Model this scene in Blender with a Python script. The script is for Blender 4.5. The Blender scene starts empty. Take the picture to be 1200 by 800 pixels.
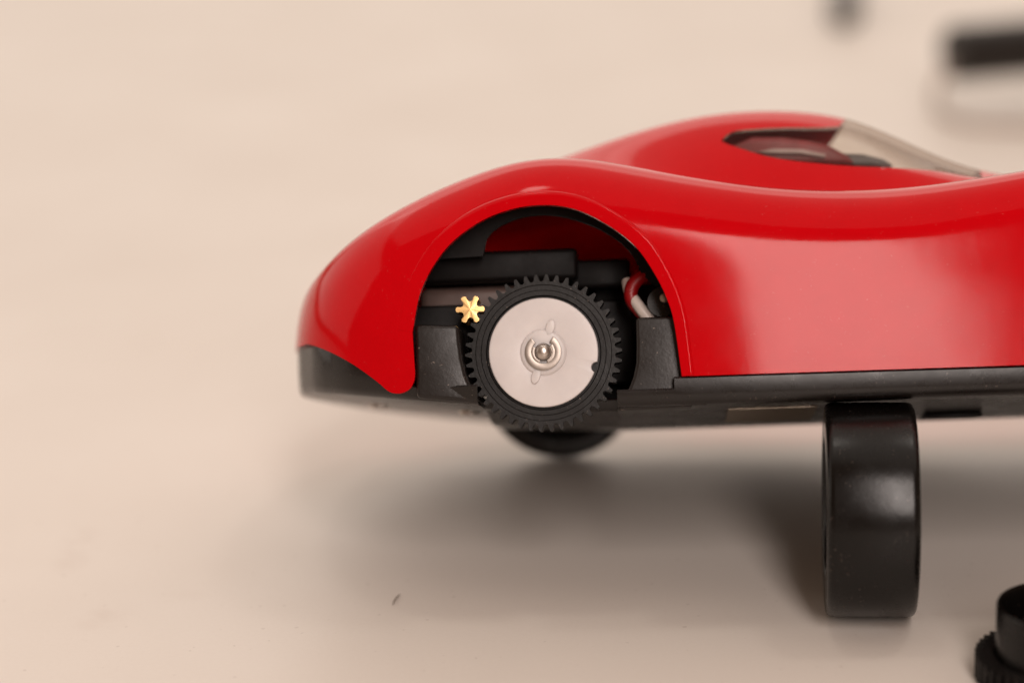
import bpy, bmesh, math, random
import numpy as np
from mathutils import Matrix, Vector
from mathutils.bvhtree import BVHTree

random.seed(7)
np.random.seed(7)
MM = 0.001
scene = bpy.context.scene
COL = scene.collection

# ------------------------------------------------------------------ camera
FPX = 2670.0                       # focal length in pixels of the 1200 x 800 photograph
ELEV = math.radians(16.0)         # camera looks down by this much
ROLL = math.radians(2.0)           # camera held slightly crooked
YAW, PIT, SLOPE = math.radians(3.4), math.radians(4.2), 0.035   # pose of the car against the lens axis
R_TYRE = 14.25                      # mm, loose wheel
R_CAR = 12.7                       # mm, wheels on the car
W = 76.0                           # body width, mm

r0 = np.array([1.0, 0, 0])
f0 = np.array([0, math.cos(ELEV), -math.sin(ELEV)])
u0 = np.array([0, math.sin(ELEV), math.cos(ELEV)])
cr = math.cos(ROLL) * r0 - math.sin(ROLL) * u0
cu = math.sin(ROLL) * r0 + math.cos(ROLL) * u0
cf = f0
# car axes in the world
def c2w(v):
    v = np.array(v, float)
    w = v[0] * cr + v[1] * cu + v[2] * cf
    return w / np.linalg.norm(w)
ycar = c2w((math.tan(YAW), -math.tan(PIT), 1.0))
b_ = -(math.tan(YAW) - SLOPE * math.tan(PIT))
xcar = c2w((1.0, SLOPE, b_))
zcar = np.cross(xcar, ycar)
AX_Y = 6.0                         # local Y of the gear's outer face
# camera-relative position of the axle end, z = 306 mm at pixel (637, 413)
def ray(u, v):
    return cf + (u - 600.0) / FPX * cr - (v - 400.0) / FPX * cu
P_ax = 306.0 * ray(637, 413)       # relative to the camera, mm
O_rel = P_ax - AX_Y * ycar         # car origin (on the axle line, at the body side)
# lowest point of the far rear tyre decides the table height
FAR0, FAR1 = 62.5, 74.0            # local Y range of the far tyre
def low_of_wheel(X, Y0, Y1, R, Zc=0.0):
    best = 1e9
    for Y in (Y0 + 0.8, Y1 - 0.8):
        for a in np.linspace(0, 2 * math.pi, 720):
            p = O_rel + (X + R * math.cos(a)) * xcar + Y * ycar + (Zc + R * math.sin(a)) * zcar
            best = min(best, p[2])
    return best
low = low_of_wheel(0, FAR0, FAR1, R_CAR)
H = -low                           # camera height above the table
CAM = np.array([0.0, -290.0, H])
ORG = CAM + O_rel

cam_data = bpy.data.cameras.new("camera")
cam = bpy.data.objects.new("camera", cam_data)
COL.objects.link(cam)
cam.matrix_world = Matrix(((cr[0], cu[0], -cf[0], CAM[0] * MM),
                           (cr[1], cu[1], -cf[1], CAM[1] * MM),
                           (cr[2], cu[2], -cf[2], CAM[2] * MM), (0, 0, 0, 1)))
cam_data.sensor_width = 36.0
cam_data.lens = FPX * 36.0 / 1200.0
cam_data.clip_start = 0.01
cam_data.clip_end = 50.0
cam_data.dof.use_dof = True
cam_data.dof.focus_distance = 0.3035
cam_data.dof.aperture_fstop = 8.6
cam_data.dof.aperture_blades = 0
scene.camera = cam

# ------------------------------------------------------------------ world and lamps
world = bpy.data.worlds.new("World")
scene.world = world
world.use_nodes = True
bg = world.node_tree.nodes["Background"]
bg.inputs[0].default_value = (1.0, 0.60, 0.38, 1)
bg.inputs[1].default_value = 0.22

def area(name, loc, target, sx, sy, power, color):
    l = bpy.data.lights.new(name, 'AREA')
    l.shape = 'RECTANGLE'
    l.size, l.size_y = sx, sy
    l.energy = power
    l.color = color
    o = bpy.data.objects.new(name, l)
    COL.objects.link(o)
    d = Vector(target) - Vector(loc)
    o.location = loc
    o.rotation_euler = d.to_track_quat('-Z', 'Y').to_euler()
    return o

def lamp(name, loc, target, size, power, color):
    o = area(name, loc, target, size, size, power, color)
    o.data.shape = 'DISK'
    return o
WARM = (1.0, 0.92, 0.835)
lamp("ceiling_lamp", (-0.20, 0.20, 1.60), (0.0, 0.0, 0), 0.20, 1.1, WARM)
lamp("ceiling_lamp", (0.56, 0.20, 1.60), (0.0, 0.0, 0), 0.20, 1.4, WARM)
area("ceiling_bounce", (0.30, 0.80, 1.95), (0.15, 0.3, 0), 4.4, 3.4, 28.0, WARM)
area("back_wall_light", (0.3, 2.6, 1.05), (0.0, 0.0, 0.1), 3.8, 1.9, 25.5, WARM)
area("side_wall_fill", (-2.1, 0.9, 0.95), (0.0, 0.0, 0.1), 3.4, 1.7, 17.0, WARM)  # left wall panel, added as low fill to lighten the car's shadow
area("front_window", (0.200, -1.15, 0.80), (0.05, 0.0, 0.03), 0.235, 0.90, 12.0, (1.0, 0.88, 0.82))

scene.view_settings.view_transform = 'Standard'
scene.view_settings.look = 'None'
scene.view_settings.exposure = 0.0
scene.view_settings.gamma = 1.0
scene.render.engine = 'CYCLES'
scene.cycles.use_denoising = True
scene.cycles.max_bounces = 10
scene.cycles.transparent_max_bounces = 16
scene.cycles.caustics_reflective = False
scene.cycles.caustics_refractive = False

# ------------------------------------------------------------------ helpers
def pix(u, v, Y):
    """photo pixel -> car-local (X, Z) in mm on the plane local Y"""
    d = ray(u, v)
    # O_rel + X x + Y y + Z z = t d
    A = np.column_stack((xcar, zcar, -d))
    s = np.linalg.solve(A, -(O_rel + Y * ycar))
    return s[0], s[1]

def table_px(u, v, h=0.0):
    """photo pixel -> world point (mm) at height h above the table"""
    d = ray(u, v)
    t = (h - CAM[2]) / d[2]
    return CAM + t * d

def mat(name):
    m = bpy.data.materials.new(name)
    m.use_nodes = True
    nt = m.node_tree
    return m, nt, nt.nodes["Principled BSDF"]

def node(nt, typ, **kw):
    n = nt.nodes.new(typ)
    for k, v in kw.items():
        if hasattr(n, k):
            setattr(n, k, v)
        else:
            n.inputs[k].default_value = v
    return n

def noise(nt, scale, detail=4.0, rough=0.6):
    tc = node(nt, 'ShaderNodeTexCoord')
    n = node(nt, 'ShaderNodeTexNoise')
    n.inputs['Scale'].default_value = scale
    n.inputs['Detail'].default_value = detail
    n.inputs['Roughness'].default_value = rough
    nt.links.new(tc.outputs['Object'], n.inputs['Vector'])
    return n

def ramp(nt, fac, stops):
    r = node(nt, 'ShaderNodeValToRGB')
    el = r.color_ramp.elements
    while len(el) < len(stops):
        el.new(0.5)
    for e, (p, c) in zip(el, stops):
        e.position = p
        e.color = (c[0], c[1], c[2], 1) if hasattr(c, '__len__') else (c, c, c, 1)
    nt.links.new(fac, r.inputs['Fac'])
    return r

def plastic(name, base, rough, dust=0.0, dust_col=(0.35, 0.28, 0.24), bump=0.0, bscale=900.0, spec=0.5, var=0.15, coat=0.0):
    m, nt, p = mat(name)
    n1 = noise(nt, 260.0, 5.0, 0.65)
    lo = tuple(c * (1 - var) for c in base)
    hi = tuple(min(1, c * (1 + var)) for c in base)
    c1 = ramp(nt, n1.outputs['Fac'], [(0.3, lo), (0.7, hi)])
    col = c1.outputs['Color']
    if dust > 0:
        n2 = noise(nt, 2600.0, 1.0, 0.5)
        d = ramp(nt, n2.outputs['Fac'], [(0.70, 0.0), (0.76, 1.0)])
        n3 = noise(nt, 420.0, 2.0, 0.5)
        d3 = ramp(nt, n3.outputs['Fac'], [(0.45, 0.0), (0.62, 1.0)])
        mul = node(nt, 'ShaderNodeMath', operation='MULTIPLY')
        nt.links.new(d.outputs['Color'], mul.inputs[0])
        nt.links.new(d3.outputs['Color'], mul.inputs[1])
        mul2 = node(nt, 'ShaderNodeMath', operation='MULTIPLY')
        nt.links.new(mul.outputs[0], mul2.inputs[0])
        mul2.inputs[1].default_value = dust
        mx = node(nt, 'ShaderNodeMix', data_type='RGBA')
        nt.links.new(mul2.outputs[0], mx.inputs[0])
        nt.links.new(col, mx.inputs[6])
        mx.inputs[7].default_value = (*dust_col, 1)
        col = mx.outputs[2]
    nt.links.new(col, p.inputs['Base Color'])
    n4 = noise(nt, 150.0, 4.0, 0.7)
    rr = ramp(nt, n4.outputs['Fac'], [(0.25, max(0.02, rough * 0.75)), (0.75, rough * 1.3)])
    nt.links.new(rr.outputs['Color'], p.inputs['Roughness'])
    p.inputs['Specular IOR Level'].default_value = spec
    if coat:
        p.inputs['Coat Weight'].default_value = coat
        p.inputs['Coat Roughness'].default_value = 0.04
    if bump > 0:
        nb = noise(nt, bscale, 3.0, 0.6)
        bp = node(nt, 'ShaderNodeBump')
        bp.inputs['Strength'].default_value = bump
        bp.inputs['Distance'].default_value = 0.0002
        nt.links.new(nb.outputs['Fac'], bp.inputs['Height'])
        nt.links.new(bp.outputs['Normal'], p.inputs['Normal'])
    return m

M = {}
M['red'] = plastic('red_gloss_plastic', (0.55, 0.0004, 0.004), 0.09, dust=0.09, spec=0.14, dust_col=(0.75, 0.35, 0.32), bump=0.045, bscale=260.0, var=0.03)
M['red_inside'] = plastic('unpainted_shell_inside', (0.85, 0.006, 0.008), 0.6, var=0.1, spec=0.0)
M['black'] = plastic('black_satin_plastic', (0.010, 0.0075, 0.0065), 0.36, spec=0.42, dust=0.5, bump=0.12, bscale=1500.0)
M['black_gloss'] = plastic('black_floor_plastic', (0.007, 0.005, 0.0042), 0.27, dust=0.3, bump=0.05, bscale=900.0, spec=0.42)
M['gear'] = plastic('black_gear_plastic', (0.0055, 0.0045, 0.004), 0.44, spec=0.28, dust=0.5, bump=0.15, bscale=1800.0)
M['rubber'] = plastic('black_tyre_rubber', (0.003, 0.0024, 0.0021), 0.26, dust=0.25, bump=0.06, bscale=1500.0, spec=0.30)
M['dark'] = plastic('dark_motor_casing', (0.0055, 0.004, 0.0038), 0.5, dust=0.1, bump=0.1, spec=0.16)
M['can'] = plastic('grey_motor_can', (0.13, 0.085, 0.072), 0.40, dust=0.1, bump=0.1)
M['wire_red'] = plastic('red_wire_sleeve', (0.30, 0.004, 0.006), 0.4)
M['wire_white'] = plastic('white_wire_sleeve', (0.70, 0.62, 0.56), 0.4)
M['lint'] = plastic('brown_lint', (0.20, 0.15, 0.12), 0.8)
M['shadow_arc'] = plastic('pale_shadow_arc', (0.50, 0.42, 0.37), 0.5)
M['seat'] = plastic('dark_red_seat', (0.20, 0.018, 0.02), 0.5, var=0.3)
M['streak'] = plastic('pale_streak', (0.42, 0.33, 0.31), 0.5)
M['interior'] = plastic('grey_cockpit_plastic', (0.09, 0.08, 0.078), 0.45)

m, nt, p = mat('white_nylon')
n1 = noise(nt, 320.0, 4.0, 0.6)
c = ramp(nt, n1.outputs['Fac'], [(0.3, (0.66, 0.62, 0.615)), (0.7, (0.72, 0.68, 0.67))])
nt.links.new(c.outputs['Color'], p.inputs['Base Color'])
p.inputs['Roughness'].default_value = 0.38
p.inputs['Subsurface Weight'].default_value = 0.25
p.inputs['Subsurface Radius'].default_value = (0.0012, 0.0010, 0.0009)
p.inputs['Subsurface Scale'].default_value = 1.0
M['nylon'] = m

def metal(name, base, rough, bscale=900.0):
    m, nt, p = mat(name)
    n1 = noise(nt, bscale, 4.0, 0.6)
    c = ramp(nt, n1.outputs['Fac'], [(0.3, tuple(x * 0.8 for x in base)), (0.7, base)])
    nt.links.new(c.outputs['Color'], p.inputs['Base Color'])
    p.inputs['Metallic'].default_value = 1.0
    p.inputs['Roughness'].default_value = rough
    bp = node(nt, 'ShaderNodeBump')
    bp.inputs['Strength'].default_value = 0.08
    bp.inputs['Distance'].default_value = 0.0001
    nt.links.new(n1.outputs['Fac'], bp.inputs['Height'])
    nt.links.new(bp.outputs['Normal'], p.inputs['Normal'])
    return m
M['steel'] = metal('polished_steel', (0.62, 0.56, 0.51), 0.33)
M['clip'] = metal('dull_spring_steel', (0.42, 0.37, 0.33), 0.42)
M['brass'] = metal('brass', (0.92, 0.60, 0.26), 0.36)
M['foil'] = metal('dull_magnet_plate', (0.34, 0.28, 0.22), 0.42)

m = bpy.data.materials.new('clear_canopy_plastic'); m.use_nodes = True
nt = m.node_tree; nt.nodes.remove(nt.nodes["Principled BSDF"])
tr = node(nt, 'ShaderNodeBsdfTransparent'); tr.inputs[0].default_value = (0.95, 0.93, 0.91, 1)
gl = node(nt, 'ShaderNodeBsdfGlossy'); gl.inputs['Roughness'].default_value = 0.06
lw = node(nt, 'ShaderNodeLayerWeight'); lw.inputs[0].default_value = 0.5
pw = node(nt, 'ShaderNodeMath', operation='POWER'); pw.inputs[1].default_value = 5.0
nt.links.new(lw.outputs['Facing'], pw.inputs[0])
tint = ramp(nt, lw.outputs['Facing'], [(0.55, (0.94, 0.92, 0.90)), (0.95, (0.62, 0.54, 0.48))])
nt.links.new(tint.outputs['Color'], tr.inputs[0])
fr = node(nt, 'ShaderNodeMath', operation='MULTIPLY_ADD'); fr.inputs[1].default_value = 0.35; fr.inputs[2].default_value = 0.012
nt.links.new(pw.outputs[0], fr.inputs[0])
mixs = node(nt, 'ShaderNodeMixShader')
nt.links.new(fr.outputs[0], mixs.inputs[0]); nt.links.new(tr.outputs[0], mixs.inputs[1]); nt.links.new(gl.outputs[0], mixs.inputs[2])
nt.links.new(mixs.outputs[0], nt.nodes['Material Output'].inputs['Surface'])
M['glass'] = m

m, nt, p = mat('off_white_tabletop')
n1 = noise(nt, 7.0, 5.0, 0.55)
c1 = ramp(nt, n1.outputs['Fac'], [(0.30, (0.702, 0.642, 0.588)), (0.70, (0.727, 0.668, 0.612))])
n2 = noise(nt, 28.0, 6.0, 0.7)
c2 = ramp(nt, n2.outputs['Fac'], [(0.66, 0.0), (0.82, 1.0)])
mx = node(nt, 'ShaderNodeMix', data_type='RGBA')
nt.links.new(c2.outputs['Color'], mx.inputs[0]); nt.links.new(c1.outputs['Color'], mx.inputs[6])
mx.inputs[7].default_value = (0.58, 0.49, 0.43, 1)
tcol = mx.outputs[2]
def overlay(fac, col):
    global tcol
    k = node(nt, 'ShaderNodeMix', data_type='RGBA')
    nt.links.new(fac, k.inputs[0]); nt.links.new(tcol, k.inputs[6]); k.inputs[7].default_value = (*col, 1)
    tcol = k.outputs[2]
def times(x, y):
    k = node(nt, 'ShaderNodeMath', operation='MULTIPLY')
    nt.links.new(x, k.inputs[0])
    if isinstance(y, float):
        k.inputs[1].default_value = y
    else:
        nt.links.new(y, k.inputs[1])
    return k.outputs[0]
# fine grain, stray grit and two old smudges
g1 = ramp(nt, noise(nt, 1500.0, 3.0, 0.7).outputs['Fac'], [(0.40, 0.0), (0.72, 1.0)])
overlay(times(g1.outputs['Color'], 0.10), (0.56, 0.48, 0.43))
g2 = ramp(nt, noise(nt, 900.0, 0.0, 0.5).outputs['Fac'], [(0.80, 0.0), (0.86, 1.0)])
overlay(times(g2.outputs['Color'], 0.25), (0.30, 0.23, 0.19))
warp = noise(nt, 160.0, 4.0, 0.6)
for (u, v, rx, ry, amt) in ((92, 640, 4.0, 13.0, 0.30), (122, 722, 5.5, 7.0, 0.22), (215, 698, 4.0, 3.0, 0.16)):
    cpt = table_px(u, v)
    tc = node(nt, 'ShaderNodeTexCoord')
    mp = node(nt, 'ShaderNodeMapping')
    mp.vector_type = 'TEXTURE'
    mp.inputs['Location'].default_value = (cpt[0] * MM, cpt[1] * MM, 0)
    mp.inputs['Scale'].default_value = (rx * MM, ry * MM, 1.0)
    nt.links.new(tc.outputs['Object'], mp.inputs['Vector'])
    gs = node(nt, 'ShaderNodeTexGradient', gradient_type='SPHERICAL')
    nt.links.new(mp.outputs['Vector'], gs.inputs['Vector'])
    wr_ = ramp(nt, warp.outputs['Fac'], [(0.40, 0.0), (0.65, 1.0)])
    overlay(times(times(gs.outputs['Fac'], wr_.outputs['Color']), amt), (0.45, 0.34, 0.28))
nt.links.new(tcol, p.inputs['Base Color'])
n3 = noise(nt, 18.0, 4.0, 0.6)
rr = ramp(nt, n3.outputs['Fac'], [(0.3, 0.36), (0.7, 0.52)])
nt.links.new(rr.outputs['Color'], p.inputs['Roughness'])
nb = noise(nt, 700.0, 3.0, 0.6)
bp = node(nt, 'ShaderNodeBump'); bp.inputs['Strength'].default_value = 0.06; bp.inputs['Distance'].default_value = 0.0003
nt.links.new(nb.outputs['Fac'], bp.inputs['Height']); nt.links.new(bp.outputs['Normal'], p.inputs['Normal'])
M['table'] = m

def obj(name, verts, faces, material, parent=None, smooth=True, sharp=35.0):
    me = bpy.data.meshes.new(name)
    me.from_pydata([tuple(np.array(v) * MM) for v in verts], [], faces)
    return finish(name, me, material, parent, smooth, sharp)

def finish(name, me, material, parent=None, smooth=True, sharp=35.0, recalc=True):
    bm = bmesh.new(); bm.from_mesh(me)
    if recalc:
        bmesh.ops.recalc_face_normals(bm, faces=bm.faces)
    bm.to_mesh(me); bm.free()
    if smooth:
        me.polygons.foreach_set('use_smooth', [True] * len(me.polygons))
        me.set_sharp_from_angle(angle=math.radians(sharp))
    if material is not None:
        me.materials.clear()
        me.materials.append(material)
    o = bpy.data.objects.new(name, me)
    COL.objects.link(o)
    if parent is not None:
        o.parent = parent
    return o

def bevel(o, w, seg=3, angle=30):
    bm = bmesh.new(); bm.from_mesh(o.data)
    ed = [e for e in bm.edges if len(e.link_faces) == 2 and e.calc_face_angle(0) > math.radians(angle)]
    bmesh.ops.bevel(bm, geom=ed, offset=w * MM, segments=seg, affect='EDGES', profile=0.5, clamp_overlap=True)
    bm.to_mesh(o.data); bm.free()
    o.data.polygons.foreach_set('use_smooth', [True] * len(o.data.polygons))
    o.data.set_sharp_from_angle(angle=math.radians(35))
    return o

def empty(name, loc=(0, 0, 0), parent=None):
    o = bpy.data.objects.new(name, None)
    o.empty_display_size = 0.01
    COL.objects.link(o)
    o.location = [x * MM for x in loc]
    if parent is not None:
        o.parent = parent
    return o

def box(x0, x1, y0, y1, z0, z1):
    v = [(x, y, z) for x in (x0, x1) for y in (y0, y1) for z in (z0, z1)]
    f = [(0, 1, 3, 2), (4, 6, 7, 5), (0, 4, 5, 1), (2, 3, 7, 6), (0, 2, 6, 4), (1, 5, 7, 3)]
    return v, f

def prism(poly, y0, y1):
    """poly: list of (X, Z), extruded along Y"""
    n = len(poly)
    v = [(x, y0, z) for x, z in poly] + [(x, y1, z) for x, z in poly]
    f = [tuple(range(n)), tuple(range(2 * n - 1, n - 1, -1))]
    f += [(i, (i + 1) % n, n + (i + 1) % n, n + i) for i in range(n)]
    return v, f

def lathe_y(prof, n=96, cx=0.0, cz=0.0, closed=False, phase=0.0):
    """prof: list of (radius, Y); axis along Y"""
    v, f = [], []
    for r, y in prof:
        for k in range(n):
            a = 2 * math.pi * k / n + phase
            v.append((cx + r * math.cos(a), y, cz + r * math.sin(a)))
    m_ = len(prof)
    for i in range(m_ - (0 if closed else 1)):
        a0, b0 = i * n, ((i + 1) % m_) * n
        for k in range(n):
            f.append((a0 + k, a0 + (k + 1) % n, b0 + (k + 1) % n, b0 + k))
    return v, f

def cap_lathe(prof, **k):
    """lathe whose ends sit on the axis (tiny radius)"""
    return lathe_y([(1e-3, prof[0][1])] + prof + [(1e-3, prof[-1][1])], **k)

def tube(points, r, n=14, caps=True):
    P = [np.array(p, float) for p in points]
    v, f = [], []
    up = np.array([0.13, 0.2, 1.0])
    for i, p_ in enumerate(P):
        t = P[min(i + 1, len(P) - 1)] - P[max(i - 1, 0)]
        t /= np.linalg.norm(t)
        a = np.cross(t, up); a /= np.linalg.norm(a)
        b = np.cross(a, t)
        rr_ = r[i] if hasattr(r, '__len__') else r
        for k in range(n):
            q = 2 * math.pi * k / n
            v.append(p_ + rr_ * (math.cos(q) * a + math.sin(q) * b))
    for i in range(len(P) - 1):
        for k in range(n):
            f.append((i * n + k, i * n + (k + 1) % n, (i + 1) * n + (k + 1) % n, (i + 1) * n + k))
    if caps:
        f.append(tuple(range(n - 1, -1, -1)))
        f.append(tuple((len(P) - 1) * n + k for k in range(n)))
    return v, f

def catmull(pts, per=8, closed=False):
    P = [np.array(p, float) for p in pts]
    n = len(P); out = []
    rng = range(n if closed else n - 1)
    for i in rng:
        if closed:
            p0, p1, p2, p3 = P[(i - 1) % n], P[i], P[(i + 1) % n], P[(i + 2) % n]
        else:
            p1, p2 = P[i], P[i + 1]
            p0 = P[i - 1] if i > 0 else 2 * p1 - p2
            p3 = P[i + 2] if i + 2 < n else 2 * p2 - p1
        for k in range(per):
            t = k / per
            out.append(0.5 * ((2 * p1) + (-p0 + p2) * t + (2 * p0 - 5 * p1 + 4 * p2 - p3) * t * t + (-p0 + 3 * p1 - 3 * p2 + p3) * t ** 3))
    if not closed:
        out.append(P[-1])
    return out

def join(parts):
    V, F = [], []
    for v, f in parts:
        o = len(V)
        V += list(v)
        F += [tuple(i + o for i in q) for q in f]
    return V, F

def tag(o, label, cat, group=None):
    o['label'] = label; o['category'] = cat
    if group:
        o['group'] = group
    return o

# ------------------------------------------------------------------ table
me_v, me_f = box(-1600, 1600, -900, 2400, -25, 0)
table = obj('table', me_v, me_f, M['table'], smooth=False)
table['kind'] = 'structure'

# ------------------------------------------------------------------ car
car = bpy.data.objects.new('slot_car', None)
car.empty_display_size = 0.02
COL.objects.link(car)
car.matrix_world = Matrix(((xcar[0], ycar[0], zcar[0], ORG[0] * MM),
                           (xcar[1], ycar[1], zcar[1], ORG[1] * MM),
                           (xcar[2], ycar[2], zcar[2], ORG[2] * MM), (0, 0, 0, 1)))
tag(car, 'glossy red toy race car tilted on one side with a rear wheel removed', 'toy car')
print('camera height', H)

HALF = W / 2
Z_SILL, Z_UND = -4.05, -7.85
X_FRONT = 104.0

def tab(pts, Y):
    """pixel table (u, v) -> sorted X and Z arrays at local depth Y (number or list)"""
    r = []
    for k, (u, v) in enumerate(pts):
        r.append(pix(u, v, Y[k] if hasattr(Y, '__len__') else Y))
    r.sort()
    a = np.array(r)
    return a[:, 0], a[:, 1]

crest_px = [(349, 356), (362, 333), (395, 297), (440, 264), (476, 242), (515, 221), (560, 203), (605, 189), (650, 184), (690, 186),
            (730, 193), (780, 203), (830, 211), (880, 218), (930, 222), (975, 222), (1030, 221), (1080, 217), (1140, 208), (1200, 198)]
crest_Y = [30, 22, 17, 14, 12, 11, 10, 10, 10, 10, 10, 10, 10, 10, 9.5, 9, 9, 9, 9, 9]
CX, CZ = tab(crest_px, crest_Y)
zl = CZ[-1]
CX = np.concatenate((CX, [74, 86, 98, 108, 118, 126, 131, 134]))
CZ = np.concatenate((CZ, [zl + 1.2, zl + 2.0, zl + 2.0, zl + 0.8, zl - 3.0, zl - 8.0, zl - 13.0, zl - 16]))
roof_px = [(352, 352), (380, 336), (450, 292), (560, 228), (640, 197), (690, 178), (740, 160), (800, 144), (850, 136), (920, 132), (990, 142),
           (1040, 162), (1100, 191), (1140, 205), (1200, 214)]
RX, RZ = tab(roof_px, HALF)
RX = np.concatenate((RX, [80, 100, 118, 128, 134])); zr = RZ[-1]
RZ = np.concatenate((RZ, [zr - 2.2, zr - 6.0, zr - 11.0, zr - 14.5, zr - 17.5]))
rail_px = [(352, 353), (380, 338), (450, 294), (560, 230), (640, 200), (690, 187), (740, 172), (800, 157), (850, 149), (920, 146), (990, 154),
           (1040, 172), (1100, 196), (1140, 208), (1200, 217)]
LX, LZ = tab(rail_px, 26.5)
LX = np.concatenate((LX, [80, 100, 118, 128, 134])); zr2 = LZ[-1]
LZ = np.concatenate((LZ, [zr2 - 2.0, zr2 - 5.0, zr2 - 9.5, zr2 - 13.0, zr2 - 16.5]))
belt_px = [(352, 354), (400, 318), (480, 266), (560, 226), (640, 206), (700, 204), (760, 202), (845, 196), (900, 194), (1000, 198), (1100, 203), (1200, 213)]
BX, BZ = tab(belt_px, 19.5)
BX = np.concatenate((BX, [80, 100, 118, 128, 134])); zb_ = BZ[-1]
BZ = np.concatenate((BZ, [zb_ - 1.0, zb_ - 3.0, zb_ - 7.5, zb_ - 11.0, zb_ - 15]))

plan = [(-37.6, 38.0), (-36.9, 28.0), (-35.0, 18.0), (-31.6, 10.6), (-27.0, 6.0), (-21.5, 3.2), (-15.5, 1.5), (-9.5, 0.5), (-3.5, 0.0)]
reg = [(x, 0.0) for x in np.arange(2.5, 113, 6.0)]
def side_in(x):
    return float(np.interp(x, [-4, 8, 20, 28, 45, 62, 74, 86, 98, 112, 118], [0, 0, 0.0, 0.12, 0.88, 1.8, 2.45, 1.6, 0.3, 0.2, 0.8]))
reg = [(x, side_in(x)) for x, _ in reg]
nose = [(116.5, 0.9), (122.0, 3.2), (126.5, 7.0), (130.5, 13.0), (133.0, 22.0), (134.2, 30.0), (134.6, 38.0)]
stations = plan + reg + nose

NJ = 11
net = []
for si, (xs, ys) in enumerate(stations):
    k = (HALF - ys) / HALF
    zc = float(np.interp(xs, CX, CZ)); zroof = float(np.interp(xs, RX, RZ))
    zrail = float(np.interp(xs, LX, LZ)); zbelt = float(np.interp(xs, BX, BZ))
    h = zc - Z_SILL
    fend = math.exp(-((xs - 0) / 19.0) ** 2) + math.exp(-((xs - X_FRONT) / 15.0) ** 2)
    y3 = 0.9 * (1 - fend) + 0.0 * fend
    y4 = 3.4 * (1 - fend) + 2.2 * fend
    tailk = float(np.interp(xs, [-38, -26, -15], [1, 0.6, 0]))
    rows = [(0.3, Z_SILL - 2.2), (0.08, -1.6), (0.0, 4.6), (0.5, min(10.8, Z_SILL + 0.6 * h)),
            (2.9 - 0.8 * min(1, fend), zc - 3.6 - 2.6 * min(1, fend)), (9.7, zc)]
    if tailk > 0:
        zb = Z_SILL - 2.2
        zs = [zb + (zc - zb) * q for q in (0, 0.22, 0.45, 0.68, 0.88, 1.0)]
        rows = [((1 - tailk) * a + tailk * yy, (1 - tailk) * b + tailk * zz) for (a, b), yy, zz in zip(rows, (2.2, 0.8, 0.0, 0.8, 3.2, 8.0), zs)]
    zval = min(zc, zbelt) - float(np.interp(xs, [-20, 0, 20, 45, 70], [0.1, 0.5, 0.9, 0.4, 0.2]))
    rows += [(15.0, zval), (19.5, max(zbelt, zval) if xs > 0 else min(zbelt, zc)), (26.5, zrail), (32.5, zroof - 0.12 * (zroof - zrail)), (38.0, zroof)]
    pts = []
    for j, (yo, z) in enumerate(rows):
        y = ys + yo * k
        dx = (0.6, 0.1, -0.3, -0.1, 0.4, 1.1, 1.4, 1.5, 1.6, 1.6, 1.6)[j] * float(np.interp(xs, [-38, -31, -24], [1, 0.8, 0]))
        pts.append((xs + dx, min(y, HALF), z))
    net.append(pts)
net = np.array(net)

def interp_matrix(n):
    """control points of a uniform cubic B-spline through n data points (natural ends)"""
    A = np.zeros((n, n))
    for i in range(n):
        if i in (0, n - 1):
            A[i, i] = 1
        else:
            A[i, i - 1:i + 2] = (1 / 6, 4 / 6, 1 / 6)
    return np.linalg.inv(A)

def eval_mat(n, per):
    t = np.linspace(0, n - 1, (n - 1) * per + 1)
    E = np.zeros((len(t), n))
    for r_, tt in enumerate(t):
        i = min(int(tt), n - 2); q = tt - i
        b = [(1 - q) ** 3 / 6, (3 * q ** 3 - 6 * q * q + 4) / 6, (-3 * q ** 3 + 3 * q * q + 3 * q + 1) / 6, q ** 3 / 6]
        for s, w in zip(range(i - 1, i + 3), b):
            if s < 0:
                E[r_, 0] += 2 * w; E[r_, 1] -= w
            elif s > n - 1:
                E[r_, n - 1] += 2 * w; E[r_, n - 2] -= w
            else:
                E[r_, s] += w
    return E
ns = len(stations)
Ei = eval_mat(ns, 6)                                  # approximating along the length (fair)
full = np.concatenate((net, net[:, -2::-1, :] * np.array([1, -1, 1]) + np.array([0, W, 0])), axis=1)
nfull = full.shape[1]
Ej = eval_mat(nfull, 9) @ interp_matrix(nfull)        # interpolating across
G = np.einsum('ai,ijk->ajk', Ei, full)
G = np.einsum('bj,ajk->abk', Ej, G)
na, nb_ = G.shape[:2]

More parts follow.
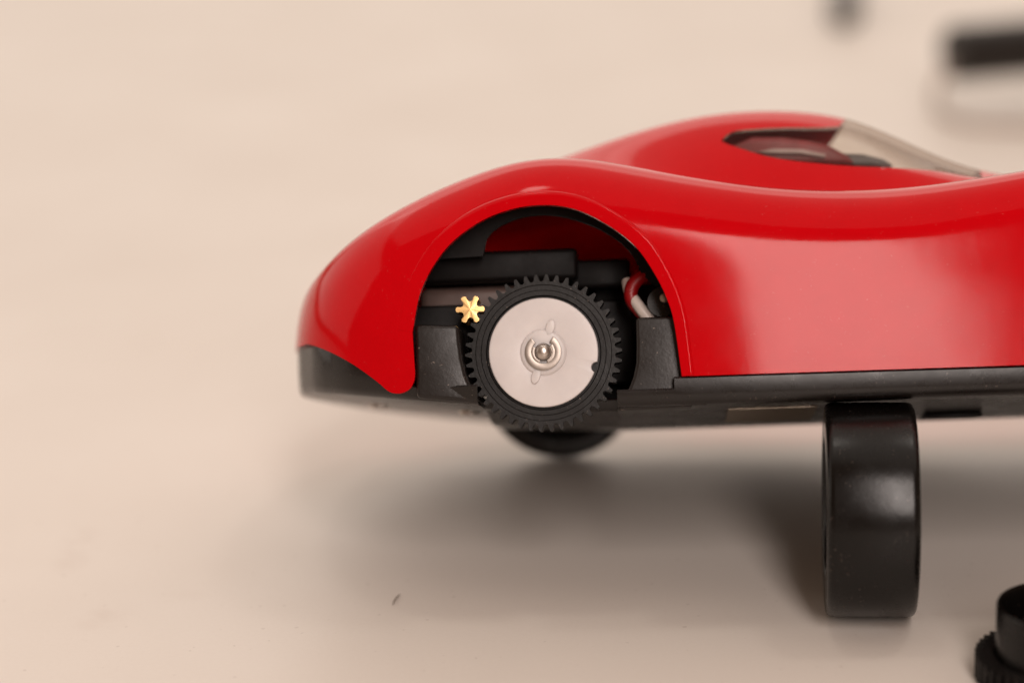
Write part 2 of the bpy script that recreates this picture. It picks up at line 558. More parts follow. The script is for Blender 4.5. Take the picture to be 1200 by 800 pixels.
def shell(G, thick):
    na, nb = G.shape[:2]
    du = np.gradient(G, axis=0); dv = np.gradient(G, axis=1)
    N = np.cross(du, dv)
    ln = np.linalg.norm(N, axis=2, keepdims=True); ln[ln < 1e-9] = 1
    N /= ln
    c = G.mean(axis=(0, 1))
    if (N[na // 2, 12] * (np.array([G[na // 2, 12, 0], HALF, 0]) - G[na // 2, 12])).sum() < 0:
        N = -N                                        # now pointing inwards
    for a in range(na):
        e = min(a, na - 1 - a)
        if e < 14:                                    # the rounded ends: offset towards a point inside the shell
            core = np.array([G[0, 0, 0] + 14 if a < na / 2 else G[-1, 0, 0] - 14, HALF, 0.0])
            D = core - G[a]
            D[:, 2] *= 0.6
            D[:, 1] *= 0.5
            D /= np.linalg.norm(D, axis=1, keepdims=True)
            w = 1.0 if e < 8 else (14 - e) / 6.0
            N[a] = w * D + (1 - w) * N[a]
            N[a] /= np.linalg.norm(N[a], axis=1, keepdims=True)
    ends = np.array([min(1.0, max(0.25, min(a, na - 1 - a) / 10.0)) for a in range(na)])[:, None, None]
    I = G + thick * ends * N
    V = np.concatenate((G.reshape(-1, 3), I.reshape(-1, 3)))
    o = na * nb
    F = []
    idx = lambda a, b: a * nb + b
    for a in range(na - 1):
        for b in range(nb - 1):
            q = (idx(a, b), idx(a, b + 1), idx(a + 1, b + 1), idx(a + 1, b))
            F.append(q)
            F.append(tuple(o + x for x in reversed(q)))
        for b in (0, nb - 1):
            F.append((idx(a, b), idx(a + 1, b), o + idx(a + 1, b), o + idx(a, b)))
    me = bpy.data.meshes.new('raw')
    me.from_pydata([tuple(x) for x in V], [], F)
    me.materials.append(M['red']); me.materials.append(M['red_inside'])
    me.polygons.foreach_set('material_index', [1 if min(q) >= o else 0 for q in F])
    bm = bmesh.new(); bm.from_mesh(me)
    bmesh.ops.remove_doubles(bm, verts=bm.verts, dist=0.02)
    bmesh.ops.dissolve_degenerate(bm, edges=bm.edges, dist=0.005)
    bmesh.ops.recalc_face_normals(bm, faces=bm.faces)
    bm.to_mesh(me); bm.free()
    return me

raw_me = shell(G, 1.1)
raw = bpy.data.objects.new('raw', raw_me); COL.objects.link(raw)

# side-view outline of what is trimmed away under the body: tail, rear arch, sill, front arch, nose
arch_px = [(482, 388), (493, 337), (520, 292), (556, 262), (595, 245), (637, 239), (676, 245), (715, 265), (745, 289), (766, 319), (781, 349), (790, 379), (799, 441)]
arch = [np.array(pix(u, v, 0.6)) for u, v in arch_px]
arch = catmull(arch, 6)
tail_px = [(300, 403), (352, 405), (365, 405), (384, 411), (410, 425), (440, 446), (453, 457), (462, 460.5), (472, 460), (481, 455), (486, 446), (487, 437)]
tail = catmull([np.array(pix(u, v, 3.0 if u > 400 else (8.0 if u > 370 else 16.0))) for u, v in tail_px], 4)
farch = [np.array((X_FRONT + 17.6 * math.cos(a), 1.2 + 17.6 * math.sin(a))) for a in np.linspace(math.pi + 0.28, -0.28, 40)]
outline = [tuple(p) for p in tail] + [tuple(p) for p in arch] + [(farch[0][0], Z_SILL), (farch[-1][0], Z_SILL), (127, -3.0), (150, -2.0), (150, -40), (-90, -40), (-90, tail[0][1])]
cv, cf_ = prism(outline, -30, W + 30)
cut_me = bpy.data.meshes.new('cut'); cut_me.from_pydata(cv, [], cf_)
bm = bmesh.new(); bm.from_mesh(cut_me); bmesh.ops.triangulate(bm, faces=[f for f in bm.faces if len(f.verts) > 4]); bmesh.ops.recalc_face_normals(bm, faces=bm.faces); bm.to_mesh(cut_me); bm.free()
cut = bpy.data.objects.new('cut', cut_me); COL.objects.link(cut)
win_px = [(846, 161), (858, 156), (880, 152.5), (920, 150), (958, 149), (984, 146), (1000, 128), (1010, 60), (1180, 60), (1160, 206), (1138, 203), (1100, 198.5), (1050, 196.5),
          (1000, 195), (960, 192), (925, 188), (895, 181.5), (872, 173), (855, 166)]
win = [tuple(pix(u, v, 26.5 if k < 6 and k > 0 else (31.0 if k in (6, 7) else 20.5))) for k, (u, v) in enumerate(win_px)]
top = catmull([np.array(p) for p in [win[-1]] + win[0:6]], 4)
low_ = catmull([np.array(p) for p in win[10:] + [win[0]]], 4)
win = [tuple(p) for p in top[4:]] + win[6:10] + [tuple(p) for p in low_[:-1]]
wv, wf = prism(win, 11.5, W - 11.5)
win_me = bpy.data.meshes.new('win'); win_me.from_pydata(wv, [], wf)
bm = bmesh.new(); bm.from_mesh(win_me); bmesh.ops.triangulate(bm, faces=[f for f in bm.faces if len(f.verts) > 4]); bmesh.ops.recalc_face_normals(bm, faces=bm.faces); bm.to_mesh(win_me); bm.free()
wino = bpy.data.objects.new('win', win_me); COL.objects.link(wino)

def boolean(base, ops):
    mods = []
    for op, other in ops:
        md = base.modifiers.new('b', 'BOOLEAN'); md.operation = op; md.object = other; md.solver = 'EXACT'
        mods.append(md)
    bpy.context.view_layer.update()
    dg = bpy.context.evaluated_depsgraph_get()
    me = bpy.data.meshes.new_from_object(base.evaluated_get(dg))
    for md in mods:
        base.modifiers.remove(md)
    return me
fcuts = []
for (ya, yb) in ((-30, 11.0), (W - 11.0, W + 30)):
    v_, f_ = prism([tuple(p) for p in farch] + [(farch[-1][0], -30), (farch[0][0], -30)], ya, yb)
    fm = bpy.data.meshes.new('cut'); fm.from_pydata(v_, [], f_)
    bm = bmesh.new(); bm.from_mesh(fm); bmesh.ops.triangulate(bm, faces=[f for f in bm.faces if len(f.verts) > 4]); bmesh.ops.recalc_face_normals(bm, faces=bm.faces); bm.to_mesh(fm); bm.free()
    fo_ = bpy.data.objects.new('cut', fm); COL.objects.link(fo_); fcuts.append(fo_)
body_me = boolean(raw, [('DIFFERENCE', cut), ('DIFFERENCE', wino)] + [('DIFFERENCE', c_) for c_ in fcuts])
wc = np.mean([(v.co.x, v.co.z) for v in win_me.vertices], axis=0)
for v in win_me.vertices:                             # a hair smaller, so that the pane sits in its opening with a gap
    v.co.x = wc[0] + (v.co.x - wc[0]) * 0.994
    v.co.z = wc[1] + (v.co.z - wc[1]) * 0.994
win_me.update()
glass_me = boolean(raw, [('INTERSECT', wino)])

# outer surface lookup for trim that follows the body side
bvh = BVHTree.FromPolygons([Vector(v.co) for v in raw_me.vertices], [tuple(p.vertices) for p in raw_me.polygons])
def side_y(x, z, default=0.0):
    hit = bvh.ray_cast(Vector((x, -25, z)), Vector((0, 1, 0)))
    return hit[0].y if hit[0] is not None else default

# rolled lip round the rear arch, part of the body moulding
def lip(arch_pts, mirror=False):
    A = [np.array(p) for p in arch_pts]
    prof_v = []; secs = []
    n = len(A)
    for i, p_ in enumerate(A):
        t = A[min(i + 1, n - 1)] - A[max(i - 1, 0)]
        t /= np.linalg.norm(t)
        nr = np.array((-t[1], t[0]))                     # away from the opening
        f_ = i / (n - 1)
        amt = 0.30 * min(1.0, max(0.15, (f_ - 0.05) / 0.3))
        wd = 1.75 - 0.4 * max(0, (f_ - 0.7) / 0.3)
        sec = []
        for d, lift in ((wd + 0.34, -0.15), (wd + 0.26, 0.25), (wd + 0.14, 0.70), (wd, 0.95), (wd - 0.14, 1.0), (wd - 0.34, 0.93), (wd * 0.5, 0.62), (0.35, 0.36), (0.1, 0.25), (0.0, 0.05)):
            q = p_ + nr * d
            y = side_y(q[0], q[1]) - amt * lift
            sec.append((q[0], y, q[1]))
        q = p_ + nr * 0.02
        sec.append((p_[0], side_y(q[0], q[1]) + 1.3, p_[1]))
        secs.append(sec)
    m_ = len(secs[0])
    V = [v for s in secs for v in s]
    F = [(i * m_ + k, i * m_ + k + 1, (i + 1) * m_ + k + 1, (i + 1) * m_ + k) for i in range(n - 1) for k in range(m_ - 1)]
    if mirror:
        V = [(x, W - y, z) for x, y, z in V]
    return V, F
lv, lf = join([lip(arch), lip(arch, True)])
bm = bmesh.new(); bm.from_mesh(body_me)
off = [bm.verts.new(v) for v in lv]
for q in lf:
    bm.faces.new([off[i] for i in q])
for v in bm.verts:
    v.co *= MM
bmesh.ops.recalc_face_normals(bm, faces=bm.faces)
bm.to_mesh(body_me); bm.free()
for p_ in glass_me.polygons:
    p_.material_index = 0
bm = bmesh.new(); bm.from_mesh(glass_me)
for v in bm.verts:
    v.co *= MM
bm.to_mesh(glass_me); bm.free()
for o in [raw, cut, wino] + fcuts:
    bpy.data.objects.remove(o)
body = finish('body_shell', body_me, None, car, True, 40, recalc=False)
canopy = finish('canopy_window', glass_me, M['glass'], car, True, 40, recalc=False)
canopy['label'] = 'clear plastic windscreen and side windows'

# ---- cockpit tray seen through the canopy
wx = lambda u: pix(u, 195, 24)[0]
tray = join([prism([(14, 12.5), (58, 12.5), (58, 18.0), (50, 20.5), (44, 20.2), (41, 19.0), (40, 15.0), (32, 13.6), (28, 15.0), (24, 18.5), (20, 19), (14, 18.0)], 19.5, W - 19.5)])
tr_o = obj('cockpit_tray', *tray, M['red_inside'], car); bevel(tr_o, 0.8)
dash = obj('dashboard', *prism([tuple(pix(u, v, 30)) for u, v in ((940, 198), (956, 189), (985, 183), (1010, 184), (1034, 190), (1046, 198))], 27, W - 27), M['interior'], tr_o); bevel(dash, 0.8)
seat = obj('seat', *prism([tuple(pix(u, v, 30)) for u, v in ((845, 196), (858, 176), (880, 167), (915, 167), (945, 171), (972, 178), (990, 188), (1000, 198))], 25, W - 25), M['seat'], tr_o); bevel(seat, 0.9)
streak_o = obj('streak_strip', *prism([tuple(pix(u, v, 24)) for u, v in ((888, 178), (905, 174.5), (940, 175), (968, 181), (966, 184), (938, 179.5), (905, 179))], 24, 25.2), M['streak'], tr_o)  # added strip drawing the pale streak inside the side window
v_, f_ = lathe_y([(3.2, 0), (3.9, 0.4), (3.9, 1.0), (3.2, 1.4)], 32, closed=True)
sw = obj('steering_wheel', [(40.5 + y * 0.9 - z * 0.3, 28 + x, 17.6 + z * 0.9) for x, y, z in v_], f_, M['dark'], tr_o)

# ------------------------------------------------------------------ chassis
def z_under(x):
    return float(np.interp(x, [-38, -32, -25, -18, -10, -2, 10, 118, 132], [-3.1, -3.9, -4.9, -5.8, -6.7, -7.4, Z_UND, Z_UND, -5.0]))
PX = np.array([s[0] for s in stations]); PY = np.array([s[1] for s in stations])
def edge_y(x):
    if x < 0:
        y = float(np.interp(x, PX[:9], PY[:9]))
    elif x > 110:
        y = float(np.interp(x, [110, 116.5, 122, 126.5, 130.5, 133, 134.2], [0.8, 1.4, 3.2, 7, 13, 22, 30]))
    else:
        y = side_in(x) + 0.2
    return y + float(np.interp(x, [-38, -14, -4, 10], [1.7, 1.7, 1.0, 0.55]))

def tub(xs, notch, bulge, wall_z, rad=1.0):
    """open trough: floor with upstanding side walls, one cross-section per x"""
    secs = []
    for x in xs:
        y = notch if notch is not None else edge_y(x)
        y = min(y, HALF - 2)
        zu = z_under(x); zt = wall_z(x)
        rd = min(rad, (zt - 0.35 - zu) / 1.6)
        y = min(y, HALF - 3.2)
        half = [(y + 1.3, zu + 1.4), (y + 1.3, zt), (y + 0.25, zt), (y, zt - 0.25), (y + 0.05, zu + 1.6 * rd), (y + 0.35 * rd, zu + 0.55 * rd), (y + 0.9 * rd, zu + 0.12 * rd), (y + 1.6 * rd, zu)]
        inner = [(p, z) for p, z in half]
        y1 = max(12.0, y + 2.2)
        mid = [(y1, zu), (y1 + 3.0, zu - 0.12 * bulge), (30.0, zu - 0.9 * bulge), (33.0, zu - bulge)] if bulge else []
        sec = [(HALF, zu + 1.4)] + inner + mid + [(HALF, zu - bulge)] + [(W - p, z) for p, z in reversed(inner + mid)]
        secs.append([(x, yy, z) for yy, z in sec])
    m_ = len(secs[0])
    V = [v for s in secs for v in s]
    F = []
    for i in range(len(secs) - 1):
        for k in range(m_):
            F.append((i * m_ + k, i * m_ + (k + 1) % m_, (i + 1) * m_ + (k + 1) % m_, (i + 1) * m_ + k))
    F.append(tuple(range(m_ - 1, -1, -1)))
    F.append(tuple((len(secs) - 1) * m_ + k for k in range(m_)))
    return V, F
xl = pix(560, 470, 3)[0]; xr = pix(724, 478, 3)[0]
def wz_tail(x):
    return float(np.interp(x, [-37.5, -30, -22, -17], [4.2, 3.4, -2.0, -4.2]))
tubs = [tub(np.concatenate((np.linspace(-37.3, -33, 10), np.linspace(-32, xl, 16))), None, 0, wz_tail, 1.8),
        tub([xl - 0.01, 0, xr + 0.01], 15.5, 1.7, lambda x: -6.0),
        tub(np.concatenate((np.linspace(xr, 17.4, 4), )), None, 1.7, lambda x: -5.6),
        tub(np.linspace(17.3, 86, 18), None, 1.7, lambda x: Z_SILL - 0.08),
        tub([85.9, 104, 122.1], 16, 0, lambda x: -6.0),
        tub(np.concatenate((np.linspace(122, 131, 8), np.linspace(131.5, 134.0, 5))), None, 0, lambda x: -3.4)]
chassis = obj('chassis', *join(tubs), M['black_gloss'], car, True, 40)

# front bumper-side walls beside the gear opening
def bracket(pxs, y0, y1, parent, name, bev):
    poly = [tuple(pix(u, v, y0)) for u, v in pxs]
    o = obj(name, *prism(poly, y0, y1), M['black'], parent)
    bevel(o, bev, 4, 25)
    return o
lb = [(486, 380), (537, 381), (538.5, 400), (541, 420), (546, 440), (553, 455), (562, 470), (545, 471), (488, 466)]
rb_ = [(745, 372), (800, 370), (812, 372), (812, 476), (760, 479), (722, 481), (727, 473), (735, 460), (742, 442), (745.5, 425), (746, 400)]
b1 = bracket(lb, 2.6, 15.0, chassis, 'side_wall', 0.55)
b2 = bracket(rb_, 2.6, 15.0, chassis, 'side_wall', 0.45)
# added dark piece for the patch of shade low behind the sill
st = [(756, 460), (800, 458), (830, 459), (830, 474), (790, 474), (757, 471)]
b3 = bracket(st, 1.6, 3.4, chassis, 'shade_piece', 0.4)

# things on the underside
def zu_box(x0, x1, y0, y1, d, h, name, m_):
    return obj(name, *box(x0, x1, y0, y1, Z_UND - h, Z_UND + d), m_, chassis)
xm0, xm1 = pix(852, 487, 20)[0], pix(955, 487, 20)[0]
zs_ = lambda y: Z_UND - 1.7 * float(np.interp(y, [12, 15, 30, 33], [0, 0.12, 0.9, 1.0]))
mv, mf = prism([(14.5, zs_(14.5) + 0.3), (14.5, zs_(14.5) - 0.12), (29.0, zs_(29) - 0.12), (29.0, zs_(29) + 0.3)], xm0, xm1)
mg = obj('magnet_plate', [(y, x, z) for x, y, z in mv], mf, M['foil'], chassis)
for (a, b2_, y) in ((xm1 + 6.5, xm1 + 13, 30), (xm1 + 16, xm1 + 24, 26)):
    bevel(zu_box(a, b2_, y, y + 9, -1.3, 1.95, 'guide_rib', M['dark']), 0.2, 2)
for (x_, y_) in ((pix(775, 490, 24)[0], 24), (-12, 30), (-26, 38), (9, 60)):
    v_, f_ = cap_lathe([(1.6, 0.0), (1.6, 0.35), (1.2, 0.5), (0.6, 0.2)], n=20)
    obj('screw', [(x_ + x, y_ + z, z_under(x_) - y + 0.05) for x, y, z in v_], f_, M['steel'], chassis)

# ------------------------------------------------------------------ drive train in the open arch
def gear_outline(r_out, r_root, n, cx=0, cz=0, ph=0.0):
    pts = []
    for k in range(n):
        a = 2 * math.pi * k / n + ph
        s = 2 * math.pi / n
        for d, r in ((-0.46, r_root), (-0.30, r_root + 0.12 * (r_out - r_root)), (-0.20, r_root + 0.6 * (r_out - r_root)), (-0.11, r_out), (0.11, r_out), (0.20, r_root + 0.6 * (r_out - r_root)), (0.30, r_root + 0.12 * (r_out - r_root))):
            pts.append((cx + r * math.cos(a + d * s), cz + r * math.sin(a + d * s)))
    return pts

R_G = 92 / 8.73
def gear_mesh(r_out, r_root, n, r_in, y0, y1, rings):
    out = gear_outline(r_out, r_root, n)
    m_ = len(out)
    ang = [math.atan2(z, x) for x, z in out]
    V, F = [], []
    layers = [[(x, y1, z) for x, z in out], [(x, y0, z) for x, z in out]]
    for r, y in rings:                                   # front-face rings, from the teeth inwards
        layers.append([(r * math.cos(a), y, r * math.sin(a)) for a in ang])
    layers.append([(r_in * math.cos(a), y1, r_in * math.sin(a)) for a in ang])
    for L in layers:
        V += L
    n_l = len(layers)
    for i in range(n_l):
        a0, b0 = i * m_, ((i + 1) % n_l) * m_
        for k in range(m_):
            F.append((a0 + k, a0 + (k + 1) % m_, b0 + (k + 1) % m_, b0 + k))
    return V, F
drive = empty('rear_axle', (0, 0, 0), car)
g = gear_mesh(R_G, R_G - 0.95, 46, 6.2, AX_Y, AX_Y + 3.6, [(R_G - 1.35, AX_Y), (R_G - 1.45, AX_Y + 0.12), (8.45, AX_Y + 0.12), (8.35, AX_Y), (7.75, AX_Y), (7.6, AX_Y + 0.5), (6.2, AX_Y + 0.5)])
gear = obj('spur_gear', *g, M['gear'], drive, True, 30)
# white nylon disc with a notch, a raised ring and two pips
RD = 64 / 8.73
na_ = 160
dv, df = [], []
notch_a = math.atan2(-(432 - 413), 697 - 637)
def disc_r(a):
    d = (a - notch_a + math.pi) % (2 * math.pi) - math.pi
    return RD - 0.62 * max(0.0, 1 - (d / 0.095) ** 2) ** 0.5 if abs(d) < 0.095 else RD
ys_ = AX_Y - 0.35
prof = [(1.0, ys_ + 1.0), (1.0, ys_), (0.985, ys_ - 0.12), (0.93, ys_ - 0.16)]
rings = []
angs = np.concatenate((np.linspace(0, 2 * math.pi, na_, endpoint=False), notch_a + 2 * math.pi + np.linspace(-0.1, 0.1, 25)))
angs = np.unique(np.round(angs % (2 * math.pi), 5))
m_ = len(angs)
for s, y in prof:
    rings.append([(disc_r(a) * s * math.cos(a), y, disc_r(a) * s * math.sin(a)) for a in angs])
for r, y in ((3.6, ys_ - 0.16), (3.15, ys_ - 0.10), (2.95, ys_ - 0.5), (2.75, ys_ - 0.6), (1.2, ys_ - 0.6)):
    rings.append([(r * math.cos(a), y, r * math.sin(a)) for a in angs])
V = [v for r in rings for v in r]
F = [(i * m_ + k, i * m_ + (k + 1) % m_, (i + 1) * m_ + (k + 1) % m_, (i + 1) * m_ + k) for i in range(len(rings) - 1) for k in range(m_)]
disc = obj('hub_disc', V, F, M['nylon'], drive, True, 40)
for (u, v) in ((645, 384), (628.5, 440)):
    X_, Z_ = pix(u, v, ys_)
    a = math.atan2(Z_, X_)
    L_, Wd = 1.15, 0.62
    pl = []
    for q in np.linspace(0, 2 * math.pi, 28, endpoint=False):
        e, s = math.cos(q) * L_, math.sin(q) * Wd
        pl.append((X_ + e * math.cos(a) - s * math.sin(a), Z_ + e * math.sin(a) + s * math.cos(a)))
    o = obj('pip', *prism(pl, ys_ - 0.62, ys_ + 0.3), M['nylon'], drive)
    bevel(o, 0.18, 3)
# steel retaining clip
def clip_poly():
    ro, ri = 2.45, 1.18
    a0, a1 = math.radians(128), math.radians(128 + 285)
    outer = [(ro * math.cos(a), ro * math.sin(a)) for a in np.linspace(a0, a1, 48)]
    inner = [(ri * math.cos(a), ri * math.sin(a)) for a in np.linspace(a1, a0, 40)]
    return outer + inner
n_o = 48; n_i = 40
def ring_strip(ro, ri, a0, a1, y0, y1, n=48):
    V, F = [], []
    for a in np.linspace(a0, a1, n):
        for r, y in ((ro, y1), (ro, y0), (ri, y0), (ri, y1)):
            V.append((r * math.cos(a), y, r * math.sin(a)))
    for i in range(n - 1):
        for k in range(4):
            F.append((i * 4 + k, i * 4 + (k + 1) % 4, i * 4 + 4 + (k + 1) % 4, i * 4 + 4 + k))
    F += [(3, 2, 1, 0), tuple((n - 1) * 4 + k for k in range(4))]
    return V, F
clipm = join([ring_strip(2.45, 1.55, math.radians(128), math.radians(416), ys_ - 1.0, ys_ - 0.62),
              ring_strip(1.62, 1.12, math.radians(150), math.radians(250), ys_ - 1.02, ys_ - 0.6, 16),
              ring_strip(1.62, 1.12, math.radians(290), math.radians(400), ys_ - 1.02, ys_ - 0.6, 16)])
clip = obj('retaining_clip', *clipm, M['clip'], drive, True, 30); bevel(clip, 0.06, 2)
axp = [(1.08, W - 3), (1.08, ys_ - 1.5), (0.98, ys_ - 1.75), (0.72, ys_ - 2.0), (0.42, ys_ - 2.12), (0.12, ys_ - 2.16)]
axle = obj('axle_pin', *cap_lathe(axp, n=40), M['steel'], drive, True, 50)

# brass pinion on the motor shaft
pX, pZ = pix(551, 362.5, AX_Y - 0.2)
n6 = 6; po = []
for k in range(n6):
    a = 2 * math.pi * k / n6
    for d, r in ((-0.5, 1.06), (-0.38, 1.10), (-0.28, 1.22), (-0.225, 1.38), (-0.215, 1.58), (-0.20, 1.76), (-0.13, 1.91), (0, 1.96), (0.13, 1.91), (0.20, 1.76), (0.215, 1.58), (0.225, 1.38), (0.28, 1.22), (0.38, 1.10)):
        po.append((r * math.cos(a + d * 2 * math.pi / n6), r * math.sin(a + d * 2 * math.pi / n6)))
m_ = len(po)
y0 = AX_Y - 0.3
V = [(pX + x, y0 + 5, pZ + z) for x, z in po] + [(pX + x, y0, pZ + z) for x, z in po] + [(pX, y0 - 0.06, pZ)]
F = [(k, (k + 1) % m_, m_ + (k + 1) % m_, m_ + k) for k in range(m_)] + [(m_ + k, m_ + (k + 1) % m_, 2 * m_) for k in range(m_)]
motor = empty('motor', (0, 0, 0), car)
pin = obj('pinion', V, F, M['brass'], motor, False)
pin['label'] = 'small brass six-toothed pinion'
v_, f_ = cap_lathe([(0.62, y0 + 4), (0.62, y0 + 9)], n=24, cx=pX, cz=pZ)
obj('motor_shaft', v_, f_, M['steel'], motor)
# dark motor cradle, paler can below it
def pbox(u0, v0, u1, v1, y0, y1, name, m_, parent, bev=0.5):
    a = pix(u0, v1, y0); b = pix(u1, v0, y0)
    o = obj(name, *box(a[0], b[0], y0, y1, a[1], b[1]), m_, parent)
    bevel(o, bev, 3)
    return o
pbox(490, 290, 676, 333, 13.5, 56, 'motor_cradle', M['dark'], motor, 0.7)
pbox(668, 302, 738, 338, 17.0, 54, 'cradle_arm', M['dark'], motor, 0.6)
pbox(494, 331, 668, 420, 16.0, 54, 'motor_can', M['can'], motor, 1.2)
pbox(470, 356, 560, 470, 14.5, 20, 'gearbox_wall', M['dark'], motor, 0.4)
pbox(560, 350, 742, 455, 19.0, 24, 'gearbox_wall', M['dark'], motor, 0.4)
pbox(700, 330, 830, 470, 22.0, 26, 'gearbox_wall', M['dark'], motor, 0.4)
# black plate added to draw the dark band inside the arch
tin = catmull([np.array(pix(u, v, 10.0)) for u, v in ((566, 300), (574, 274), (606, 256), (648, 252), (690, 263), (722, 280), (742, 300), (752, 322))], 5)
tou = catmull([np.array(pix(u, v, 10.0)) for u, v in ((476, 306), (505, 262), (556, 236), (637, 217), (710, 236), (762, 285), (793, 330), (808, 366))], 5)
poly_t = [tuple(p_) for p_ in tin] + [tuple(p_) for p_ in reversed(tou)]
nt_ = len(tin)
tv = [(p_[0], yy, p_[1]) for yy in (10.0, 11.2) for q_ in (tin, tou) for p_ in q_]
tf = []
for k in range(nt_ - 1):
    for (p0, p1) in ((0, nt_), (2 * nt_, 3 * nt_), (0, 2 * nt_), (nt_, 3 * nt_)):
        tf.append((p0 + k, p0 + k + 1, p1 + k + 1, p1 + k))
tf += [(0, nt_, 3 * nt_, 2 * nt_), (nt_ - 1, 2 * nt_ - 1, 4 * nt_ - 1, 3 * nt_ - 1)]
obj('dark_arch_plate', tv, tf, M['dark'], chassis, True, 30)
# wires beside the motor
def px3(u, v, y):
    a = pix(u, v, y); return (a[0], y, a[1])
wr = catmull([px3(800, 332, 13), px3(778, 322, 12), px3(757, 322, 11), px3(742, 334, 10.6), (px3(740, 350, 10.5)), px3(752, 366, 11), px3(770, 385, 12)], 8)
obj('red_wire', *tube(wr, 0.95), M['wire_red'], motor)
ww = catmull([px3(735, 330, 12.5), px3(738, 343, 11.0), px3(748, 358, 10.0), px3(766, 380, 10), px3(790, 400, 11)], 8)
obj('white_wire', *tube(ww, 0.8), M['wire_white'], motor)
sx, sz = pix(776, 354, 9.5)
v_, f_ = cap_lathe([(2.0, 9.2), (2.1, 9.5), (2.1, 13)], n=28, cx=sx, cz=sz)
sp = obj('terminal', v_, f_, M['black_gloss'], motor)
v_, f_ = cap_lathe([(0.25, 8.8), (0.6, 8.9), (0.7, 9.3)], n=20, cx=sx + 0.3, cz=sz + 0.5)
obj('terminal_pin', v_, f_, M['steel'], sp)

# ------------------------------------------------------------------ wheels still on the car
def tyre_prof(R, ri, y0, y1, e=1.3, k=1.0):
    sh = [(R - e, 0.05), (R - 0.62 * e, 0.14 * k), (R - 0.3 * e, 0.38 * k), (R - 0.09 * e, 0.85 * k), (R, 1.5 * k)]
    return [(ri, y0 + 0.9), (ri + 0.4, y0 + 0.25), (ri + 1.2, y0)] + [(r, y0 + d) for r, d in sh] + [(R + 0.015, 0.5 * (y0 + y1))] + \
           [(r, y1 - d) for r, d in reversed(sh)] + [(ri + 1.2, y1), (ri + 0.4, y1 - 0.25), (ri, y1 - 0.9)]
def wheel(x, z, y0, y1, R, outer_far):
    w = empty('wheel', (x, 0, z), car)
    obj('tyre', *lathe_y(tyre_prof(R, 8.6, y0, y1), 112, closed=True), M['rubber'], w, True, 50)
    ya, yb = (y1 - 1.2, y0 + 1.0) if outer_far else (y0 + 1.2, y1 - 1.0)
    s = -1 if outer_far else 1
    rp = [(8.75, ya), (8.0, ya), (7.6, ya + s * 0.9), (3.0, ya + s * 2.2), (2.2, ya + s * 0.6), (1.0, ya + s * 0.5)]
    back = [(1.2, yb), (8.75, yb)]
    obj('rim', *lathe_y(rp + back, 64, closed=True), M['dark'], w, True, 40)
    return w
wheel(0, 0, FAR0, FAR1, R_CAR, True)
# front wheels: axle height chosen so that the far one also rests on the table
def low_front(Zc):
    return low_of_wheel(X_FRONT, FAR0, FAR1, R_CAR, Zc) - low
z_f = 0.0
for _ in range(6):
    z_f -= low_front(z_f) / zcar[2]
print('front axle z', z_f)
wheel(X_FRONT, z_f, FAR0, FAR1, R_CAR, True)
wheel(X_FRONT, z_f, W - FAR1, W - FAR0, R_CAR, False)
obj('front_axle', *[(a) for a in cap_lathe([(1.0, 5), (1.0, W - 5)], n=24, cx=X_FRONT, cz=z_f)], M['steel'], car)

# ------------------------------------------------------------------ loose tyre propping the car up
d = ray(1018.5, 596.5)
t = (R_TYRE - CAM[2]) / d[2]
TC = CAM + t * d
loc = np.array([(TC - ORG) @ xcar, (TC - ORG) @ ycar, (TC - ORG) @ zcar])
print('prop tyre centre local', loc, 'depth', t, 'gap to floor', (Z_UND - loc[2]) - R_TYRE)
prop = empty('loose_wheel', TC)
prop.location = (TC[0] * MM, TC[1] * MM, 0)
WT = 11.9
pv, pf = lathe_y(tyre_prof(R_TYRE, 8.6, -WT / 2, WT / 2, 1.0, 0.7), 128, closed=True)
# axle of the loose tyre runs along the car
ang = -6.3
ca, sa = math.cos(math.radians(ang)), math.sin(math.radians(ang))
def turn(v):
    x, y, z = v
    X_, Y_ = y, -x
    return (X_ * ca - Y_ * sa, X_ * sa + Y_ * ca, z + R_TYRE)
lt = obj('tyre', [turn(v) for v in pv], pf, M['rubber'], prop, True, 50)
rp = [(8.75, -5.0), (8.0, -5.0), (7.6, -4.0), (3.0, -2.6), (2.2, -4.4), (1.1, -4.5), (1.1, 5.0), (8.75, 5.0)]
rv, rf = lathe_y(rp, 64, closed=True)
obj('rim', [turn(v) for v in rv], rf, M['dark'], prop, True, 40)
tag(prop, 'loose black rubber wheel standing upright and propping up the red car', 'wheel')

# ------------------------------------------------------------------ spare gear lying on the table
gc = table_px(1243, 778, 2.0)
sg = empty('spare_gear', (gc[0], gc[1], 0))
gv, gf = gear_mesh(R_G, R_G - 0.95, 46, 5.0, 0, 3.4, [(R_G - 1.4, 0.0), (8.3, 0.0), (8.3, 0.3)])
obj('toothed_ring', [(x, z, 3.4 - y + 0.02) for x, y, z in gv], gf, M['gear'], sg, True, 30)
cvv, cff = lathe_y([(8.05, 3.2), (8.05, 9.7), (7.9, 10.0), (7.6, 10.0), (7.45, 9.7), (7.35, 3.0), (5.0, 2.6)], 96)
obj('collar', [(x, z, y) for x, y, z in cvv], cff, M['rubber'], sg, True, 40)
tag(sg, 'loose black gear lying flat with a raised hollow collar', 'gear')

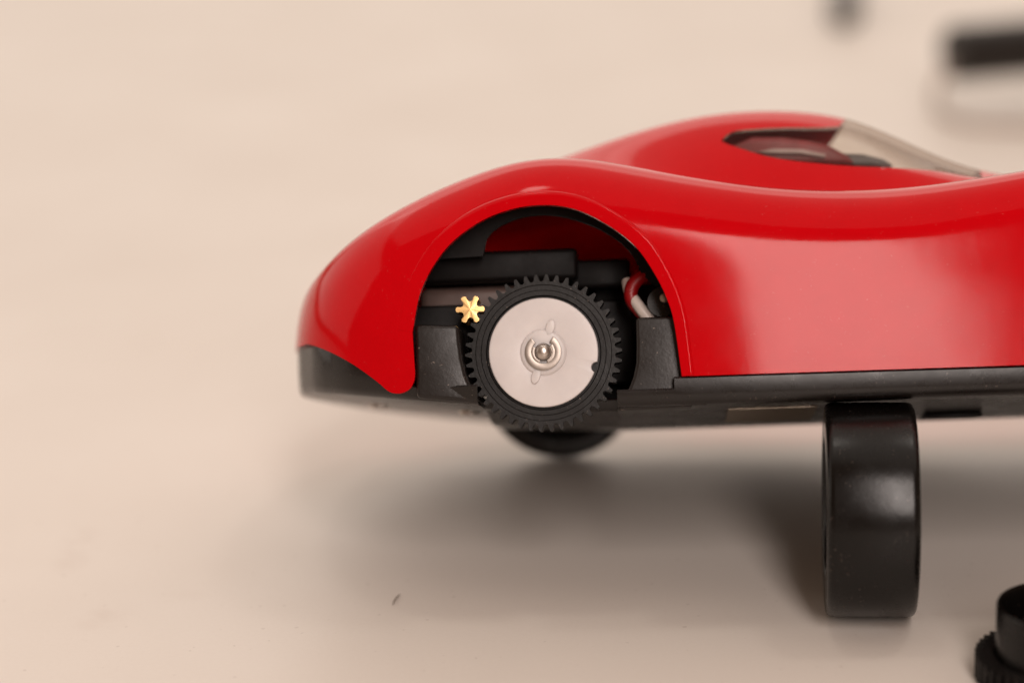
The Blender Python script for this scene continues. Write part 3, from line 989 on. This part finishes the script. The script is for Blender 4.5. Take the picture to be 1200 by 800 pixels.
# ------------------------------------------------------------------ blurred things behind the car
a = table_px(1112, 63, 17.0)
bdir = np.array([0.963, 0.27, 0.0])
rod = empty('black_rod', (a[0] + 60, a[1], 0))
pts = [np.array([-60.0, 0, 17]) + bdir * q for q in (0, 0.6, 1.5, 30, 62)]
obj('shaft', *tube(pts, [5.2, 7.4, 8.1, 8.2, 8.2], 28), M['black'], rod)
hp = [np.array([-60.0, 0, 17]) + bdir * (62 + q) for q in (0, 2, 6, 12, 30, 70, 78, 82)]
obj('handle', *tube(hp, [7, 11, 15, 16.8, 17.0, 16.8, 14.0, 8.0], 28), M['dark'], rod)
cpx = [(1113, 78), (1101, 96), (1097, 116), (1106, 134), (1130, 143), (1165, 147), (1205, 149), (1260, 148)]
cw = [table_px(u, v, 17.0 if k == 0 else (9.0 if k == 1 else 1.6)) - np.array([a[0] + 60, a[1], 0]) for k, (u, v) in enumerate(cpx)]
cw[0] = np.array([-59.0, 0.3, 15.0])
obj('shadow_arc', *tube(catmull(cw, 8), 1.1, 12), M['shadow_arc'], rod)  # added tube shaped as the rod's curved shadow on the table
tag(rod, 'thick black rod with its end raised off the table behind the car', 'rod')
a = table_px(989, 16, 5.0)
pn = empty('black_pin', (a[0], a[1], 0))
pts = [(0, 0, 4.6), (0.15, 0.8, 4.7), (0.4, 2.5, 4.8), (5, 30, 5.0), (13.5, 80, 5.3), (14, 82, 5.3)]
obj('shaft', *tube(pts, [2.6, 4.2, 5.0, 5.2, 5.4, 4.8], 24), M['black'], pn)
obj('collar', *tube([(9.2, 55, 5.15), (9.3, 55.5, 5.15), (10.1, 60, 5.2), (10.2, 60.5, 5.2)], [5.0, 5.6, 5.6, 5.0], 24), M['dark'], pn)
tag(pn, 'slim dark pin lying on the table far behind the red car roof', 'pin')

# a stray fibre on the table
a = table_px(463, 702, 0.1)
fb = catmull([(-0.25, -1.8, 0.10), (-0.12, -0.7, 0.13), (0.2, 0.6, 0.16), (0.6, 1.8, 0.10)], 6)
fo = obj('lint_fibre', *tube(fb, [0.05 + 0.05 * math.sin(math.pi * k / (len(fb) - 1)) for k in range(len(fb))], 8), M['lint'])
fo.location = (a[0] * MM, a[1] * MM, 0)
tag(fo, 'tiny dark lint fibre on the bare table in front of the car', 'fibre')
